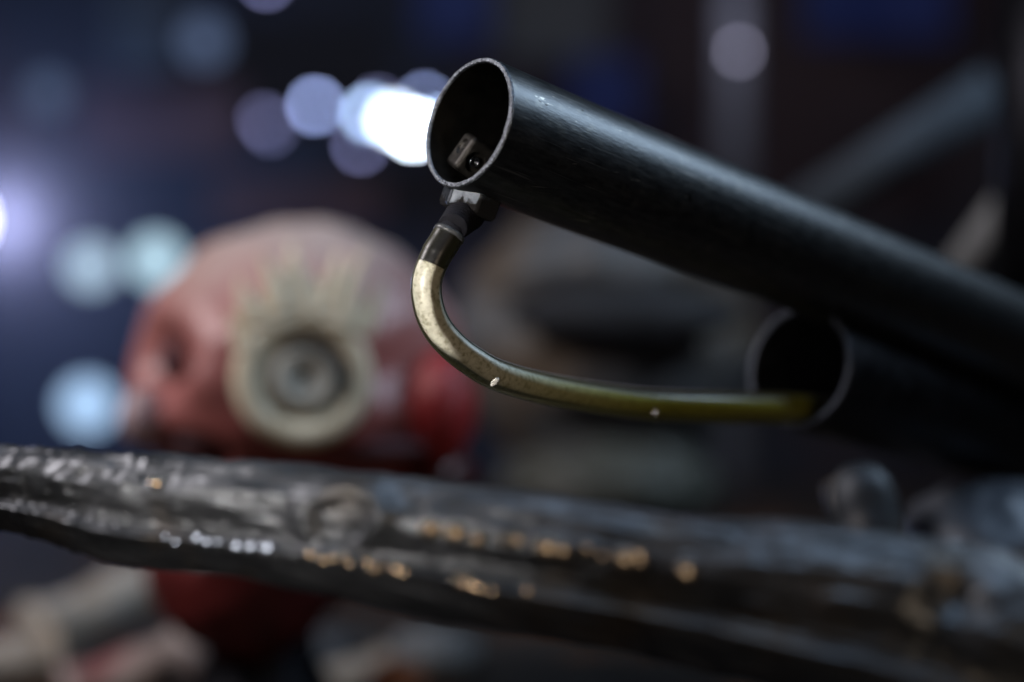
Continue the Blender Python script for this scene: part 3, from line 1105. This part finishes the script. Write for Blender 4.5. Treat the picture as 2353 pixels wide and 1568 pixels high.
M_beam = mat_noise('blue_grey_beam', (0.045, 0.055, 0.07), (0.07, 0.085, 0.105), scale=20, rough=(0.6, 0.75), metal=0.0, spec=0.2)
M_beam2 = mat_noise('grey_beam', (0.20, 0.20, 0.20), (0.27, 0.27, 0.27), scale=20, rough=(0.6, 0.75), metal=0.0)
rodlike('brace_bar', P(1830, 500, 1.00), P(2290, 200, .95), 0.015, M_beam, 'dim blue-grey slanting bar behind the big pipe', 'bar')
rodlike('brace_bar', P(2150, 700, .80), P(2460, 290, .75), 0.010, M_beam2, 'lighter grey slanting bar at the right edge', 'bar')
rodlike('brace_bar', P(2440, -150, .70), P(2400, 900, .75), 0.026, M_blackmetal, 'black upright bar at the right edge', 'bar')

# lamps of the room: housing + glowing bulb
M_house = mat_noise('lamp_housing', (0.02, 0.02, 0.025), (0.04, 0.04, 0.05), scale=40, rough=(0.4, 0.6))


def room_lamp(px, py, d, dia_px, col, strength, label, squash=1.0):
    c = P(px, py, d)
    r = dia_px * 0.5 * K * d
    t = thing('room_lamp', c, label, 'lamp', 'lamps glowing in the background')
    ax = (cam.location - c).normalized()
    v, f = lathe([(-r * 0.2, r * 1.04), (0.0, r * 1.08), (0.0, r * 1.02), (-r * 0.3, r * 1.0), (-r * 1.2, r * 0.7), (-r * 1.4, 0.0005)], c, ax, 28)
    mesh_obj('housing', v, f, M_house, t)
    v, f = lathe([(-r * 0.25, r * 0.99), (-r * 0.05, r * 0.8), (r * 0.12, r * 0.4), (r * 0.15, 0.0002)], c, ax, 28)
    mesh_obj('bulb', v, f, mat_glow('bulb_glow', col, strength), t)
    return t


LB = (0.42, 0.53, 1.0)
LP_ = (0.48, 0.50, 1.0)
LB2 = (0.45, 0.64, 1.0)
LW = (0.72, 0.84, 1.0)
room_lamp(607, 277, 3.0, 22, LP_, 3.2, 'dim violet lamp, leftmost of the light cluster')
room_lamp(622, 296, 3.1, 20, LP_, 3.0, 'dim violet lamp just below the leftmost one of the cluster')
room_lamp(725, 243, 3.0, 24, LB, 16, 'clear blue lamp, second from the left in the cluster')
room_lamp(828, 335, 3.0, 22, LP_, 5.5, 'dim violet lamp below the white glare')
room_lamp(868, 238, 3.0, 20, LP_, 4.0, 'dim violet lamp above the white glare')
room_lamp(975, 232, 3.0, 20, LB, 12, 'blue lamp next to the pipe mouth')
room_lamp(850, 262, 2.9, 34, LB2, 13, 'white lamp at the left of the glare')
room_lamp(905, 276, 2.9, 40, LW, 17, 'brightest white lamp in the middle of the glare')
room_lamp(950, 298, 2.9, 40, LW, 45, 'white lamp at the lower right of the glare by the pipe')
room_lamp(1010, 290, 2.9, 34, LB2, 14, 'white lamp half hidden by the pipe mouth')
room_lamp(612, -42, 3.0, 22, LP_, 6, 'violet lamp cut by the top edge of the picture')
room_lamp(470, 95, 2.6, 90, (0.35, 0.50, 0.9), 0.30, 'faint blue lamp at the upper left')
room_lamp(110, 215, 2.4, 80, (0.35, 0.50, 0.9), 0.25, 'faintest blue glow added for light on the wall, far up at the left edge')  # glowing disc added for light reflected off the wall
room_lamp(1698, 118, 2.2, 20, (0.74, 0.72, 1.0), 3.6, 'small pale violet lamp in front of the grey post')
LT = (0.55, 0.75, 0.95)
room_lamp(208, 612, 1.9, 96, LT, 1.12, 'pale blue lamp, left of the pair beside the skull')
room_lamp(358, 598, 1.9, 102, (0.55, 0.80, 0.95), 1.3, 'pale teal lamp, right of the pair beside the skull')
room_lamp(200, 930, 1.9, 108, (0.45, 0.68, 1.0), 1.4, 'large pale blue lamp low beside the skull jaw')
room_lamp(-112, 505, 2.8, 130, (0.68, 0.70, 1.0), 11, 'very bright violet white lamp at the left edge')

# unseen lights added for the left lamp's wall glow and the post lamp
lamp('violet_edge_glow', P(-20, 500, WY - 0.075), 3.6, (0.58, 0.62, 1.0), 0.03)  # added close to the wall for the halo
lamp('blue_edge_haze', P(-150, 520, WY - 0.55), 11.0, (0.20, 0.40, 1.0), 0.05)  # added to stand in for blue haze at the left
lamp('post_lamp_light', P(1690, -30, 2.26), 0.42, (0.8, 0.78, 1.0), 0.02)
area('back_fill', (0.2, 2.0, CAM_H + 1.6), (0.2, WY, CAM_H + 0.3), 1.6, 0.4, 2.4, (0.60, 0.72, 1.0))  # unseen cool fill added to brighten the back wall
